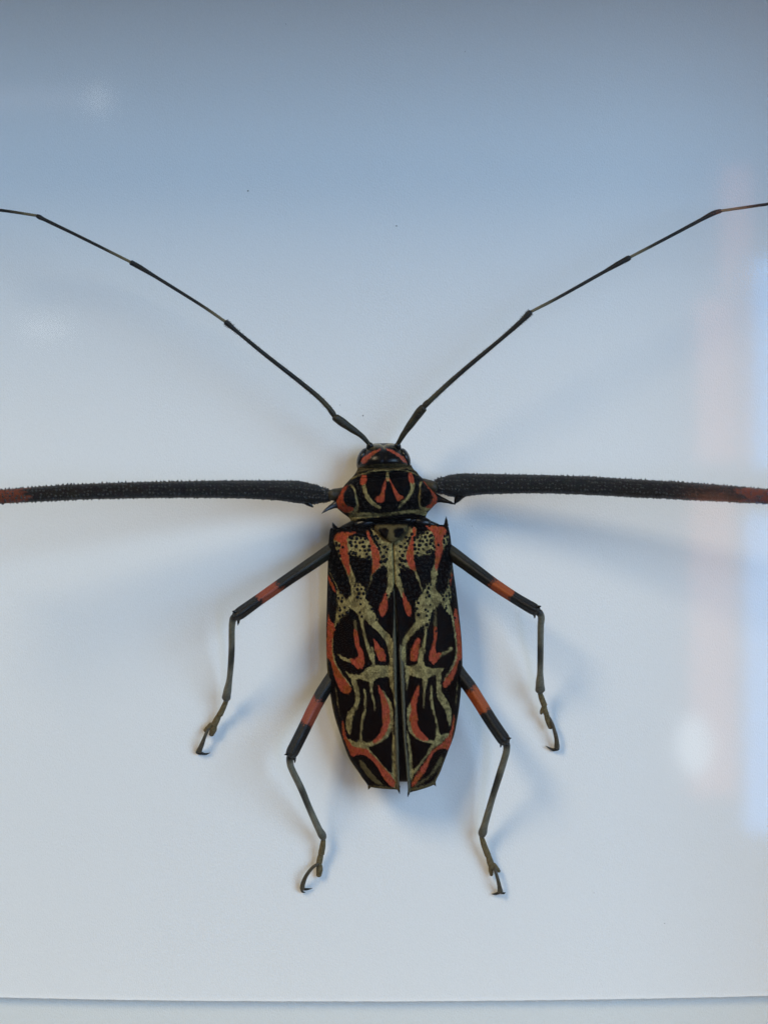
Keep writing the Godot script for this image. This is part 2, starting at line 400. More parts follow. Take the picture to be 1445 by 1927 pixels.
	rgb.resize(w * hgt * 3)
	gloss.resize(w * hgt)
	lift.resize(w * hgt)
	var olive := Color(0.272, 0.222, 0.094)
	var dun := Color(0.085, 0.066, 0.03)
	var red := Color(0.285, 0.053, 0.027)
	var rust := Color(0.215, 0.058, 0.012)
	var slate := Color(0.088, 0.082, 0.056)
	for y in hgt:
		var py := TY0 + (y + 0.5) / TS
		for x in w:
			var i := y * w + x
			var px := TX0 + (x + 0.5) / TS
			var hair := rnd(x * 1.0, floorf(y / 4.0) + x * 7.0)
			var spot := rnd(x + 11.0, y + 5.0)
			var broad := noise.get_noise_2d(px * 2.5, py * 2.5)
			var tuft := 1.0 + 0.55 * noise.get_noise_2d(px * 15.0 + 300.0, py * 6.0)
			var c := Color(0.002, 0.002, 0.0028).lerp(Color(0.0045, 0.002, 0.0016), clampf(0.5 + broad * 1.6 + (py - 1130.0) / 300.0, 0.0, 1.0))
			var g := 0.5
			var l := 0.25 * spot
			match skin[i]:
				1, 4:
					c = olive.lerp(dun, clampf(broad * 1.2 + 0.25, 0.0, 0.8)) * (0.45 + 0.9 * hair) * tuft
					if spot > 0.93: c = c * 0.35
					g = 0.85
					l = 0.45 + 0.5 * hair
				2:
					c = red.lerp(rust, clampf(broad * 1.8 + (0.25 if px < 660.0 and py > 1050.0 else -0.1), 0.0, 0.75)) * (0.58 + 0.7 * hair) * tuft
					if spot > 0.965: c = c * 0.4
					g = 0.85
					l = 0.45 + 0.5 * hair
				5:
					c = dun * (0.6 + 0.6 * hair) * tuft
					g = 0.75
					l = 0.4 + 0.45 * hair
				6:
					c = slate * (0.7 + 0.4 * hair) * tuft
					g = 0.45
					l = 0.5
			var e := Color(c.r, c.g, c.b).linear_to_srgb()
			rgb[i * 3] = int(clampf(e.r, 0, 1) * 255.0)
			rgb[i * 3 + 1] = int(clampf(e.g, 0, 1) * 255.0)
			rgb[i * 3 + 2] = int(clampf(e.b, 0, 1) * 255.0)
			gloss[i] = int(g * 255.0)
			lift[i] = int(l * 255.0)
	var m := StandardMaterial3D.new()
	m.albedo_texture = ImageTexture.create_from_image(Image.create_from_data(w, hgt, false, Image.FORMAT_RGB8, rgb))
	m.roughness_texture = ImageTexture.create_from_image(Image.create_from_data(w, hgt, false, Image.FORMAT_L8, gloss))
	m.roughness = 1.0
	m.heightmap_enabled = true
	m.heightmap_texture = ImageTexture.create_from_image(Image.create_from_data(w, hgt, false, Image.FORMAT_L8, lift))
	m.heightmap_scale = 0.008
	m.metallic_specular = 0.3
	m.texture_repeat = false
	m.metallic_specular = 0.1
	M.back = m

# ---------------------------------------------------------------- the beetle
const LEFT_RIM := [985, 624, 993, 620, 1005, 617.5, 1030, 615, 1066, 614, 1120, 612.5, 1200, 611, 1260, 612.5, 1306, 618, 1350, 626, 1400, 642, 1435, 656, 1471, 680, 1492, 694]
const LEFT_SEAM := [985, 737, 1050, 740, 1100, 742, 1150, 743, 1220, 745.5, 1300, 746.5, 1390, 749.5, 1477, 751.5, 1492, 752]
const RIGHT_RIM := [975, 839, 988, 845, 1010, 850, 1040, 853, 1066, 855, 1110, 861, 1161, 867, 1211, 872, 1260, 873, 1310, 870, 1350, 865, 1390, 857, 1421, 845, 1459, 831, 1484, 820]
const RIGHT_SEAM := [985, 738.5, 1050, 741, 1100, 743, 1150, 744.5, 1220, 749.5, 1300, 754, 1380, 758.5, 1461, 765, 1495, 768]
const RIDGE := [0.0, 10.6, 0.04, 12.2, 0.12, 13.4, 0.3, 13.2, 0.6, 12.8, 0.85, 11.4, 1.0, 9.8]

func wing_point(left: bool, u: float, t: float) -> Vector3:
	var y0 := lerpf(999.0, 994.0, u) - 5.0 * sin(u * PI) if left else lerpf(997.0, 988.0, u) - 4.0 * sin(u * PI)
	var y1 := lerpf(1488.0, 1486.0, u) if left else lerpf(1494.0, 1482.0, u)
	var py := lerpf(y0, y1, t)
	var s := table(LEFT_SEAM if left else RIGHT_SEAM, py)
	var r := table(LEFT_RIM if left else RIGHT_RIM, py)
	r = s + (r - s) * 0.985
	var top := table(RIDGE, t)
	var rim := 6.6 + 1.2 * (1.0 - smoothstep(0.0, 0.2, t))
	var h := rim + (top - rim) * pow(maxf(0.0, 1.0 - pow(u, 2.6)), 0.62)
	h += 0.35 * exp(-pow((u - 0.03) / 0.03, 2.0)) * smoothstep(0.25, 0.5, t)       # raised seam
	h -= 0.45 * exp(-pow((u - 0.13) / 0.07, 2.0)) * smoothstep(0.2, 0.45, t)
	h += 0.5 * exp(-pow((u - 0.72) / 0.12, 2.0)) * (1.0 - smoothstep(0.0, 0.22, t))  # shoulder
	h += 0.25 * exp(-pow((u - 0.42) / 0.1, 2.0)) * (1.0 - smoothstep(0.3, 0.9, t))
	h += 0.12 * noise.get_noise_2d(u * 60.0, t * 160.0)
	return B(s + (r - s) * u, py, h)

func wing_case(left: bool, at: Node3D) -> void:
	var rings := []
	var rows := 120
	var cols := 44
	for j in rows + 1:
		var t := float(j) / rows
		var ring := PackedVector3Array()
		for i in cols + 1:
			ring.append(wing_point(left, pow(float(i) / cols, 0.9), t))
		var rim: Vector3 = ring[cols]
		var seam: Vector3 = ring[0]
		var deep := 0.0018 * (1.0 - 0.5 * t)
		for k in [[1.004, 0.0002], [1.0, 0.5], [0.965, 1.0], [0.8, 1.25], [0.5, 1.3], [0.2, 1.3], [0.0, 1.2]]:
			var q := seam.lerp(rim, k[0])
			q.y = rim.y - deep * k[1]
			ring.append(q)
		rings.append(ring)
	var o := put("elytron", loft(rings, true).mesh(), M.back, at)
	tag(o, "left wing case with red, olive and black scrolls" if left else "right wing case with red, olive and black scrolls")
	# bare black granules of the front third
	var hp := Heap.new()
	var big := 0
	for j in 44:
		for i in 30:
			var u := (i + 0.5 * (j % 2) + (rnd(i, j) - 0.5) * 0.75 + 0.25) / 15.0
			var t := (j + (rnd(j, i + 40.0) - 0.5) * 0.75) / 61.0 + 0.008
			if u < 0.03 or u > 0.985 or t > 0.42: continue
			var q := wing_point(left, u, t)
			var s := pix(q)
			var id := at_skin(s.x, s.y)
			if id == 1 or id == 5 or id == 6: continue
			if id == 2 and rnd(i, j + 9.0) > 0.06: continue
			if id == 0 and t > 0.33 - 0.1 * absf(u - 0.5): continue
			var du := wing_point(left, u + 0.01, t) - q
			var dt := wing_point(left, u, t + 0.01) - q
			var n := du.cross(dt).normalized()
			if n.y < 0.0: n = -n
			var r := (0.00037 if id == 4 else 0.00032) * (0.7 + 0.55 * rnd(i + 3.0, j))
			dome(hp, q, n, r, r * 0.7, 8)
			big += 1
	var g := put("granule", hp.mesh(), M.bead, o)
	tag(g, "", "", "", "stuff")
	# spines at the shoulder and at the tip
	var sp := [[[630, 994, 8.5, 5], [627.5, 989, 9.2, 3], [625, 983, 9.6, 0.4]], [[698, 1482, 6.4, 5], [695, 1487, 6.4, 3.2], [692.5, 1493.5, 6.5, 0.4]], [[749, 1484, 8.6, 4.5], [750.5, 1491, 8.2, 2.4], [752.5, 1499, 8.0, 0.4]]] if left else [[[840, 989, 8.5, 5], [840, 982, 9.2, 3], [840, 972, 9.6, 0.4]], [[814, 1477, 6.4, 4.5], [818, 1481, 6.4, 3], [821.5, 1487, 6.5, 0.4]], [[772, 1488, 8.6, 4.5], [769.5, 1496, 8.2, 2.4], [767.5, 1505, 8.0, 0.4]]]
	for k in 3:
		put("spine", limb(sp[k], 5, 8, null, null, 0.0, true).mesh(), M.jet if k != 1 else M.dun, o)

const PRO_L := [874, 672.5, 879, 671, 883, 668.5, 889, 664, 896, 657, 904, 649, 912, 643, 920, 638, 929, 632, 938, 628.5, 945, 630, 953, 637, 961, 646, 968, 655, 974, 659, 980, 658]
const PRO_R := [874, 775, 882, 779, 887, 785, 893, 789, 899, 795, 905, 801, 914, 808, 922, 815, 932, 823, 939, 828.5, 945, 827, 952, 819, 960, 811, 967, 805, 973, 802.5, 980, 801]
const PRO_H := [874, 9.4, 879, 10.8, 883, 11.4, 886, 10.9, 889, 11.9, 893, 12.2, 896, 11.9, 901, 12.6, 920, 13.8, 940, 13.7, 957, 12.7, 964, 12.0, 967, 11.3, 971, 11.9, 975, 11.4, 977, 11.0, 980, 10.0]

func shield_point(u: float, row: float) -> Vector3:        # u -1 .. 1
	var l := table(PRO_L, row)
	var r := table(PRO_R, row)
	var px := (l + r) * 0.5 + (r - l) * 0.5 * u
	var py := row - 0.047 * (px - 730.0) + 2.5
	var top := table(PRO_H, row)
	var rim := 6.8
	var h := rim + (top - rim) * pow(maxf(0.0, 1.0 - pow(absf(u), 2.8)), 0.5)
	for k in [[706.0, 912.0, 14.0, 0.9], [754.0, 909.0, 14.0, 0.9], [732.0, 948.0, 16.0, 0.6], [652.0, 938.0, 12.0, 1.3], [803.0, 931.0, 12.0, 1.3]]:
		h += k[3] * exp(-(pow((px - k[0]) / k[2], 2.0) + pow((py - k[1]) / (k[2] * 1.2), 2.0)))
	var gl := px - (668.0 + 6.0 * sin((py - 912.0) / 60.0 * PI))
	var gr := px - (790.0 - 4.0 * sin((py - 905.0) / 60.0 * PI))
	if row > 900.0 and row < 964.0: h -= 0.7 * (exp(-gl * gl / 16.0) + exp(-gr * gr / 16.0)) * sin((row - 900.0) / 64.0 * PI)
	h += 0.15 * noise.get_noise_2d(px * 6.0, py * 6.0)
	return B(px, py, h)

func head_point(u: float, row: float) -> Vector3:
	var l := table([832, 703, 834, 697, 837, 691.5, 841, 686, 847, 680, 853, 675.5, 860, 672, 868, 670, 876, 670.5, 884, 673], row)
	var r := table([832, 741, 834, 747, 837, 751, 841, 755, 847, 761, 853, 766, 860, 770.5, 868, 773.5, 876, 774, 884, 772], row)
	var px := (l + r) * 0.5 + (r - l) * 0.5 * u
	var py := row - 0.012 * (px - 722.0)
	var top := table([832, 6.3, 836, 8.4, 842, 9.8, 850, 10.9, 860, 11.7, 870, 11.9, 877, 11.2, 884, 10.0], row)
	var h := 4.4 + (top - 4.4) * pow(maxf(0.0, 1.0 - pow(absf(u), 2.6)), 0.5)
	h += 0.7 * (exp(-(pow((px - 703.0) / 9.0, 2.0) + pow((py - 839.0) / 6.0, 2.0))) + exp(-(pow((px - 743.0) / 9.0, 2.0) + pow((py - 838.0) / 6.0, 2.0))))
	h -= 1.4 * exp(-(pow((px - 722.0) / 5.0, 2.0) + pow((py - 834.0) / 8.0, 2.0)))
	h -= 0.25 * exp(-pow((px - 723.0) / 1.6, 2.0)) * smoothstep(838.0, 850.0, py)
	return B(px, py, h)

func sheath(point: Callable, y0: float, y1: float, rows: int, cols: int, low: float) -> Heap:   # a dorsal surface closed below
	var rings := []
	for j in rows + 1:
		var row := lerpf(y0, y1, float(j) / rows)
		var ring := PackedVector3Array()
		for i in cols + 1:
			var a := -1.0 + 2.0 * i / cols
			ring.append((point as Callable).call(sin(a * PI / 2.0), row))
		var r: Vector3 = ring[cols]
		var l: Vector3 = ring[0]
		for k in [[0.97, 0.5], [0.85, 0.9], [0.5, 1.0], [0.15, 0.9], [0.03, 0.5]]:
			var q := l.lerp(r, k[0])
			q.y = lerpf(minf(l.y, r.y), low * 0.001, k[1])
			ring.append(q)
		rings.append(ring)
	return loft(rings, true)

func blob(st: Array, sides := 14, on_map := false) -> Heap:       # rows of [y, left x, right x, low, high]
	var rings := []
	for s in st:
		var ring := PackedVector3Array()
		for k in sides:
			var a := TAU * k / sides
			var ca := cos(a)
			var sa := sin(a)
			ring.append(B(lerpf(s[1], s[2], 0.5 + 0.5 * signf(ca) * pow(absf(ca), 0.7)), s[0], lerpf(s[3], s[4], 0.5 + 0.5 * signf(sa) * pow(absf(sa), 0.7))))
		rings.append(ring)
	return loft(rings, on_map)

func mixed(a: Color, b: Color, t: float) -> Color:
	return a.lerp(b, clampf(t, 0.0, 1.0))

func band_hue(r0: float, r1: float, seed_: float, base: Color, far: Color, red: Color) -> Callable:   # a thigh: dun at the root, one red ring, black knee
	return func(t: float, a: float) -> Color:
		var j := (rnd(a * 9.0, t * 80.0 + seed_) - 0.5) * 0.055 + 0.015 * sin(a * 3.0 + seed_)
		var n := 0.75 + 0.5 * rnd(t * 91.0 + seed_, a * 17.0)
		if t + j > r0 and t + j * 0.7 < r1: return red * (0.82 + 0.3 * rnd(t * 50.0, a * 31.0))
		if t < r0: return mixed(base, far, (t - r0 * 0.4) / (r0 * 0.45) + (rnd(a * 5.0, t * 40.0) - 0.5) * 0.9) * n
		return far * n

func shin_hue(b0: float, b1: float, seed_: float, side: float) -> Callable:   # a shin: grey down, a dark patch, dark at both ends
	return func(t: float, a: float) -> Color:
		var n := 0.75 + 0.5 * rnd(t * 77.0 + seed_, a * 13.0)
		var grey := Color(0.125, 0.117, 0.085)
		var dark := Color(0.006, 0.006, 0.0065)
		var j := (rnd(a * 7.0, seed_) - 0.5) * 0.06
		var w := smoothstep(b0 - 0.05, b0 + 0.05, t + j) * (1.0 - smoothstep(b1 - 0.08, b1 + 0.08, t + j)) * clampf(0.75 + side * cos(a) * 0.6, 0.0, 1.0)
		w = maxf(w, 1.0 - smoothstep(0.03, 0.1, t))
		w = maxf(w, 0.45 * smoothstep(0.86, 0.97, t))
		return mixed(grey, dark, w) * n

func plain_hue(c: Color, seed_: float) -> Callable:
	return func(t: float, a: float) -> Color:
		return c * (0.7 + 0.6 * rnd(t * 60.0 + seed_, a * 11.0))

func walking_leg(at: Node3D, called: String, label: String, thigh: Array, red: Array, shin: Array, dark: Array, pads: Array, claw_joint: Array, claws: Array, thorns: Array, vivid: bool) -> void:
	var sd: float = thigh[0][0]
	var base := Color(0.017, 0.0155, 0.0095)
	var o := put(called, limb(thigh, 26, 30, band_hue(red[0], red[1], sd, base, Color(0.0042, 0.0045, 0.0065), Color(0.27, 0.056, 0.013) if vivid else Color(0.225, 0.045, 0.022)), null, 0.9).mesh(), M.limb, at)
	tag(o, label)
	for s in thorns: put("spine", limb(s, 4, 7, null).mesh(), M.jet, o)
	put("tibia", limb(shin, 9, 14, shin_hue(dark[0], dark[1], sd, dark[2])).mesh(), M.limb, o)
	for s in pads: put("tarsal_segment", limb(s, 6, 12, plain_hue(Color(0.135, 0.105, 0.056), s[0][0])).mesh(), M.down, o)
	for s in pads: fringe(o, s, 70, 0.00028, 0.000025)
	put("tarsal_segment", limb(claw_joint, 7, 10, plain_hue(Color(0.055, 0.045, 0.028), sd)).mesh(), M.limb, o)
	for s in claws: put("claw", limb(s, 6, 8, plain_hue(Color(0.014, 0.011, 0.008), sd)).mesh(), M.limb, o)

func fringe(at: Node3D, st: Array, count: int, long: float, thick: float) -> void:   # fine hairs that stand off both edges
	var hp := Heap.new()
	for k in count:
		var f := rnd(k, st[0][0]) * (st.size() - 1)
		var i := mini(int(f), st.size() - 2)
		var a := P(st[i][0], st[i][1], st[i][2])
		var b := P(st[i + 1][0], st[i + 1][1], st[i + 1][2])
		var dir := (b - a).normalized()
		var side := dir.cross(Vector3.UP).normalized() * (1.0 if rnd(k, 31.0) > 0.5 else -1.0)
		var r := lerpf(st[i][3], st[i + 1][3], f - i) * PX * 0.9
		var root := a.lerp(b, f - i) + side * r * 0.8 + Vector3(0, (rnd(k, 32.0) - 0.5) * r, 0)
		var tip := root + side * long * (0.5 + 0.7 * rnd(k, 33.0)) + dir * long * (rnd(k, 34.0) - 0.2) + Vector3(0, (rnd(k, 35.0) - 0.6) * long * 0.5, 0)
		var v0 := hp.v.size()
		for q in [root - dir * thick, root + dir * thick, tip, root + Vector3(0, thick, 0)]: hp.v.append(q)
		for q in 4: hp.n.append((side + Vector3(0, 1.2, 0)).normalized())
		hp.ix.append_array(PackedInt32Array([v0, v0 + 1, v0 + 2, v0, v0 + 2, v0 + 3, v0 + 1, v0 + 3, v0 + 2]))
	tag(put("hair", hp.mesh(), M.dun, at), "", "", "", "stuff")

func antenna(at: Node3D, label: String, scape: Array, pieces: Array) -> void:
	var ink := Color(0.005, 0.0045, 0.004)
	var o := put("antenna", limb(scape, 7, 14, func(t: float, a: float) -> Color: return mixed(ink, Color(0.05, 0.043, 0.02), 0.3 + (rnd(t * 50.0, a * 9.0) - 0.5) * 0.5)).mesh(), M.limb, at)
	tag(o, label)
	for k in pieces.size():
		var pale := Color(0.12, 0.1, 0.055) if k > 1 else Color(0.035, 0.029, 0.014)
		put("antennal_segment", limb(pieces[k], 8, 10, func(t: float, a: float) -> Color: return mixed(pale, ink, smoothstep(0.05, 0.32, t + (rnd(t * 70.0, a * 9.0) - 0.5) * 0.1)) if k > 0 else mixed(ink, pale, 0.6)).mesh(), M.limb, o)
	fringe(o, pieces[1], 420, 0.0005, 0.00002)
	fringe(o, pieces[2], 120, 0.0003, 0.00002)

func fore_leg(at: Node3D, label: String, st: Array, red_px: Array, mir: float, tooth: Array) -> void:
	var x0: float = st[0][0]
	var x1: float = st[-1][0]
	var r0: float = (red_px[0] - x0) / (x1 - x0)
	var r1: float = (red_px[1] - x0) / (x1 - x0)
	var hue := func(t: float, a: float) -> Color:
		var j := (rnd(a * 5.0, mir) - 0.5) * 0.02 + 0.01 * sin(a * 4.0)
		var n := 0.7 + 0.6 * rnd(t * 300.0, a * 19.0)
		if t + j > r0 and t + j < r1: return Color(0.15, 0.03, 0.012) * n
		return mixed(Color(0.0035, 0.004, 0.0055), Color(0.0085, 0.004, 0.0025), smoothstep(0.35, 0.6, t) * (0.6 + noise.get_noise_2d(t * 300.0, a * 10.0))) * n
	var body := limb(st, 20, 28, hue)
	var o := put("fore_leg", body.mesh(), M.rough_limb, at)
	tag(o, label)
	put("spine", limb(tooth, 5, 10, null).mesh(), M.jet, o)
	# rows of teeth on both edges, and the grains between
	var hp := Heap.new()
	var path := []
	for i in st.size() - 1:
		for j in 60:
			var t := j / 60.0
			var a: Array = st[i]
			var b: Array = st[i + 1]
			var w := smoothstep(0, 1, t)
			var pa := P(a[0], a[1], a[2]).cubic_interpolate(P(b[0], b[1], b[2]), P(st[maxi(i - 1, 0)][0], st[maxi(i - 1, 0)][1], st[maxi(i - 1, 0)][2]), P(st[mini(i + 2, st.size() - 1)][0], st[mini(i + 2, st.size() - 1)][1], st[mini(i + 2, st.size() - 1)][2]), t)
			path.append([pa, lerpf(a[3], b[3], w) * PX * 0.95])
	var gone := 0.0
	var step := 0
	for i in range(8, path.size() - 1):
		var d: Vector3 = path[i + 1][0] - path[i][0]
		gone += d.length()
		if gone < 0.0006: continue
		gone = 0.0
		step += 1
		var dir := d.normalized()
		var side := dir.cross(Vector3.UP).normalized()
		if side.z > 0.0: side = -side                      # towards the head
		var up := side.cross(dir).normalized()
		if up.y < 0.0: up = -up
		var r: float = path[i][1]
		for k in 9:
			var a := -0.15 + PI * 1.1 * k / 8.0 + (rnd(step, k) - 0.5) * 0.22
			var n := (side * cos(a) + up * sin(a) * 0.9).normalized()
			var q: Vector3 = path[i][0] + (side * cos(a) + up * sin(a) * 0.9) * r + dir * (rnd(step + 7.0, k) - 0.5) * 0.0004
			var edge := k == 0
			if edge and (step % 2 == 0 or rnd(step, 8.0) > 0.6): dome(hp, q, n, 0.00023, 0.00026 + 0.00016 * rnd(step, 5.0), 6, 0.45)
			elif rnd(step, k + 3.0) > 0.3: dome(hp, q, n, 0.00022 * (0.7 + 0.6 * rnd(k, step)), 0.00022, 6)
	var g := put("granule", hp.mesh(), M.grain, o)
	tag(g, "", "", "", "stuff")

func beetle() -> void:
	var o := thing("beetle", "black beetle with red and olive scrollwork, thorny forelegs and long feelers, on white card", "beetle")
	# trunk, mostly hidden
	put("abdomen", blob([[992, 640, 826, 4.0, 8.0], [1020, 628, 840, 2.6, 8.4], [1150, 625, 852, 1.8, 8.6], [1300, 630, 856, 2.0, 8.2], [1400, 656, 842, 2.8, 7.6], [1455, 690, 822, 4.0, 7.2], [1472, 712, 800, 5.0, 7.0], [1478, 735, 780, 5.6, 6.6]], 20).mesh(), M.chestnut, o)
	put("mesothorax", blob([[968, 676, 795, 5.0, 9.0], [974, 668, 803, 4.0, 10.2], [980, 660, 812, 4.0, 10.4], [986, 648, 826, 4.0, 9.6], [992, 638, 838, 4.0, 9.2], [1002, 634, 842, 4.0, 9.0]], 24).mesh(), M.jet, o)
	put("scutellum", blob([[983, 712, 764, 8.0, 10.6], [987, 706, 768, 8.0, 12.0], [993, 704, 767, 8.0, 12.6], [1001, 709, 764, 8.0, 13.2], [1009, 718, 756, 9, 13.5], [1016, 728, 747, 10, 13.4], [1021, 736, 740, 10.5, 13.0]], 28, true).mesh(), M.back, o)
	for p in [[672, 988, 700, 982, 8.0, 9.4], [728, 978, 740, 977, 6.5, 10.2], [752, 978, 772, 978, 6.5, 10.0], [784, 981, 806, 985, 8.0, 9.4]]:
		put("sclerite", limb([[p[0], p[1], p[5], p[4]], [(p[0] + p[2]) / 2, (p[1] + p[3]) / 2, p[5] + 0.2, p[4] * 1.15], [p[2], p[3], p[5], p[4]]], 4, 14, null, null, 0.0, true).mesh(), M.jet, o)
	wing_case(true, o)
	wing_case(false, o)
	var pro := put("pronotum", sheath(shield_point, 874.0, 980.0, 90, 72, 3.5).mesh(), M.back, o)
	put("spine", limb([[640, 945, 8.4, 9], [632, 949, 8.6, 7.5], [624, 953, 9.0, 5], [614, 959, 9.6, 3], [605, 966.5, 10.0, 0.5]], 6, 10, null, null, 0.0, true).mesh(), M.slate, pro)
	put("spine", limb([[815, 934, 8.4, 9], [824, 938, 8.6, 7.5], [834, 941, 9.0, 5], [846, 945, 9.6, 3], [857, 949.5, 10.0, 0.5]], 6, 10, null, null, 0.0, true).mesh(), M.jet, pro)
	var hp := Heap.new()
	for k in 420:
		var u := -0.97 + 1.94 * rnd(k, 1.0)
		var row := 902.0 + 60.0 * rnd(k, 2.0)
		var q := shield_point(u, row)
		var s := pix(q)
		var id := at_skin(s.x, s.y)
		if absf(s.x - 730.0) < 42.0 and s.y < 948.0: continue
		if id == 1 and rnd(k, 3.0) > 0.25 or id == 2 and absf(s.x - 730.0) < 70.0: continue
		var du := shield_point(u + 0.01, row) - q
		var dr := shield_point(u, row + 1.0) - q
		var n := du.cross(dr).normalized()
		if n.y < 0.0: n = -n
		dome(hp, q, n, 0.00011 + 0.00006 * rnd(k, 4.0), 0.00011, 6)
	tag(put("granule", hp.mesh(), M.jet, pro), "", "", "", "stuff")
	var head := put("head", sheath(head_point, 832.0, 884.0, 46, 48, 3.0).mesh(), M.face, o)
	for s in [-1.0, 1.0]:
		var eye := SphereMesh.new()
		eye.radius = 0.5
		eye.height = 1.0
		eye.radial_segments = 28
		eye.rings = 16
		var e := put("eye", eye, M.eye, head)
		e.position = B(722.0 + s * 41.0, 858.5, 7.3)
		e.rotation.y = s * 0.42
		e.scale = Vector3(0.0018, 0.0040, 0.0040)
		put("antennal_socket", limb([[722 + s * 27, 843, 8.4, 6.5], [722 + s * 26, 838, 8.8, 6.5], [722 + s * 25.5, 834.5, 9.0, 5]], 4, 12, null, null, 0.0, true).mesh(), M.jet, head)
	antenna(o, "left feeler, bent outwards in five joints", [[697, 840, 8.6, 4.2], [693, 834, 9, 4], [680, 820, 9.6, 5], [660, 806, 10.2, 7], [643, 794, 10.8, 8.4], [632, 786, 11.2, 7.6], [629, 783, 11.3, 5]], [
		[[629, 782, 11.3, 5], [625, 776, 11.5, 5.6], [621, 771, 11.7, 5.2]],
		[[622, 771, 11.7, 5], [600, 748, 12.2, 4.8], [560, 715, 13, 4.4], [500, 668, 14.4, 4], [450, 627, 15.6, 3.6], [432, 612, 16, 5], [425, 606, 16.2, 5]],
		[[425, 606, 16.2, 2.8], [380, 575, 16.5, 3], [300, 525, 17, 3.3], [262, 502, 17.4, 4.8], [247, 494, 17.5, 5]],
		[[248, 494, 17.5, 2.7], [150, 445, 17.8, 3], [90, 416, 18, 3.4], [76, 409, 18, 4.6], [70, 406, 18, 3.6]],
		[[71, 406, 18, 2.7], [0, 395.5, 18, 2.9], [-70, 391, 18, 2.8], [-110, 392, 18, 4.0]]])
	antenna(o, "right feeler, bent outwards in five joints", [[747, 838, 8.6, 4.4], [751, 831, 9, 4.4], [760, 816, 9.6, 5.5], [775, 795, 10.2, 7.5], [789, 776, 10.8, 8.6], [796, 768, 11.2, 8], [798, 766, 11.3, 5.5]], [
		[[797, 766, 11.3, 5.2], [802, 760, 11.5, 6], [807, 756, 11.7, 5.4]],
		[[806, 757, 11.7, 5], [840, 725, 12.4, 4.9], [880, 690, 13.3, 4.5], [940, 640, 14.8, 3.9], [980, 605, 16, 4.8], [993, 592, 16.2, 6], [998, 587, 16.3, 4.6]],
		[[998, 587, 16.3, 2.8], [1050, 560, 16.6, 3.1], [1130, 515, 17, 3.4], [1165, 495, 17.4, 5], [1180, 487, 17.5, 5.4], [1185, 484, 17.5, 3.8]],
		[[1185, 484, 17.5, 2.8], [1250, 450, 17.8, 3.1], [1310, 418, 18, 3.5], [1340, 402, 18, 4.8], [1355, 397, 18, 4.2]],
		[[1355, 397, 18, 2.8], [1445, 384, 18, 2.9], [1520, 375, 18, 2.8], [1560, 372, 18, 4.0]]])
	fore_leg(o, "left foreleg, long, dark and thorny with a red ring near its end", [[622, 933, 8.2, 11], [608, 932, 8.4, 14], [589, 930, 8.6, 19], [560, 926, 9.0, 21], [520, 923, 10.0, 18.5], [436, 921, 13, 16.5], [291, 922, 18, 15.2], [145, 926, 22, 14.6], [0, 935, 25.5, 13.2], [-120, 945, 28, 12.6], [-200, 952, 29, 14]], [40, -70], -1.0, [[566, 936, 8.9, 9], [578, 945, 8.9, 6], [589, 954, 9.0, 1.6]])
	put("coxa", limb([[645, 931, 7.0, 14], [632, 931, 8.4, 12], [622, 932, 9.2, 10]], 5, 14, plain_hue(Color(0.03, 0.024, 0.013), 3.0)).mesh(), M.limb, o)
	fore_leg(o, "right foreleg, long, dark and thorny with a red ring near its end", [[816, 917, 8.0, 11], [832, 914, 7.6, 16], [850, 914, 7.4, 21], [870, 913, 7.5, 22], [918, 911, 8.6, 19], [1010, 911, 11, 17.2], [1102, 914, 13.8, 17], [1194, 919, 16.8, 16.8], [1286, 924, 19.6, 16.2], [1378, 930, 22, 15], [1445, 935, 23.6, 13.6], [1560, 944, 26, 12.8], [1640, 950, 27, 14]], [1404, 1512], 1.0, [[872, 925, 7.5, 11], [862, 937, 7.6, 7], [855, 948, 7.8, 1.6]])
	put("coxa", limb([[796, 914, 7.0, 14], [808, 915, 8.4, 12], [818, 917, 9.2, 10]], 5, 14, plain_hue(Color(0.022, 0.018, 0.01), 5.0)).mesh(), M.limb, o)
	walking_leg(o, "middle_leg", "left middle leg with a dull red ring on its thigh", [[648, 1022, 5.5, 12], [625, 1034, 7, 13], [590, 1058, 8.8, 12.5], [540, 1092, 11, 11.5], [490, 1127, 13.2, 11], [455, 1152, 14.6, 11.8], [444, 1160, 15, 10]], [0.62, 0.79],
		[[447, 1157, 14.8, 5.5], [440, 1163, 14.6, 7], [437.5, 1172, 14, 6.4], [436.5, 1186, 13, 6], [436, 1230, 9.6, 6], [432.5, 1275, 6.2, 5.6], [428, 1302, 4.4, 7.8], [426, 1313, 3.8, 8.4], [425, 1317, 3.6, 6]], [0.36, 0.6, -0.2],
		[[[427, 1317, 3.4, 4.2], [420, 1333, 2.9, 5.2], [414, 1345, 2.5, 5.8]], [[414, 1343, 2.4, 4.4], [408, 1355, 2.1, 6], [403, 1365, 2.0, 6.4]], [[404, 1364, 2.0, 4.2], [402, 1372, 1.8, 6.6], [398, 1383, 1.4, 4.6]], [[398, 1362, 2.2, 3.6], [391, 1371, 1.9, 4.6], [386, 1375, 1.7, 3.6]]],
		[[393, 1370, 2.2, 2.8], [386, 1386, 2.4, 3.2], [380, 1402, 1.9, 4.4], [375, 1413, 1.2, 5.4]], [[[374, 1413, 1.0, 3.6], [380, 1417.5, 0.6, 2.8], [388, 1419, 0.6, 1.8], [396, 1416.5, 0.9, 0.4]], [[374, 1411, 1.4, 3.2], [371, 1416, 0.9, 2.4], [376, 1419, 0.5, 1.4], [383, 1419.5, 0.5, 0.4]]],
		[[[447, 1153, 15, 5], [441, 1151, 15.6, 2.6], [437, 1150, 15.8, 0.5]], [[449, 1166, 14.4, 4], [449, 1171, 14, 2.4], [448, 1177, 13.8, 0.5]]], false)
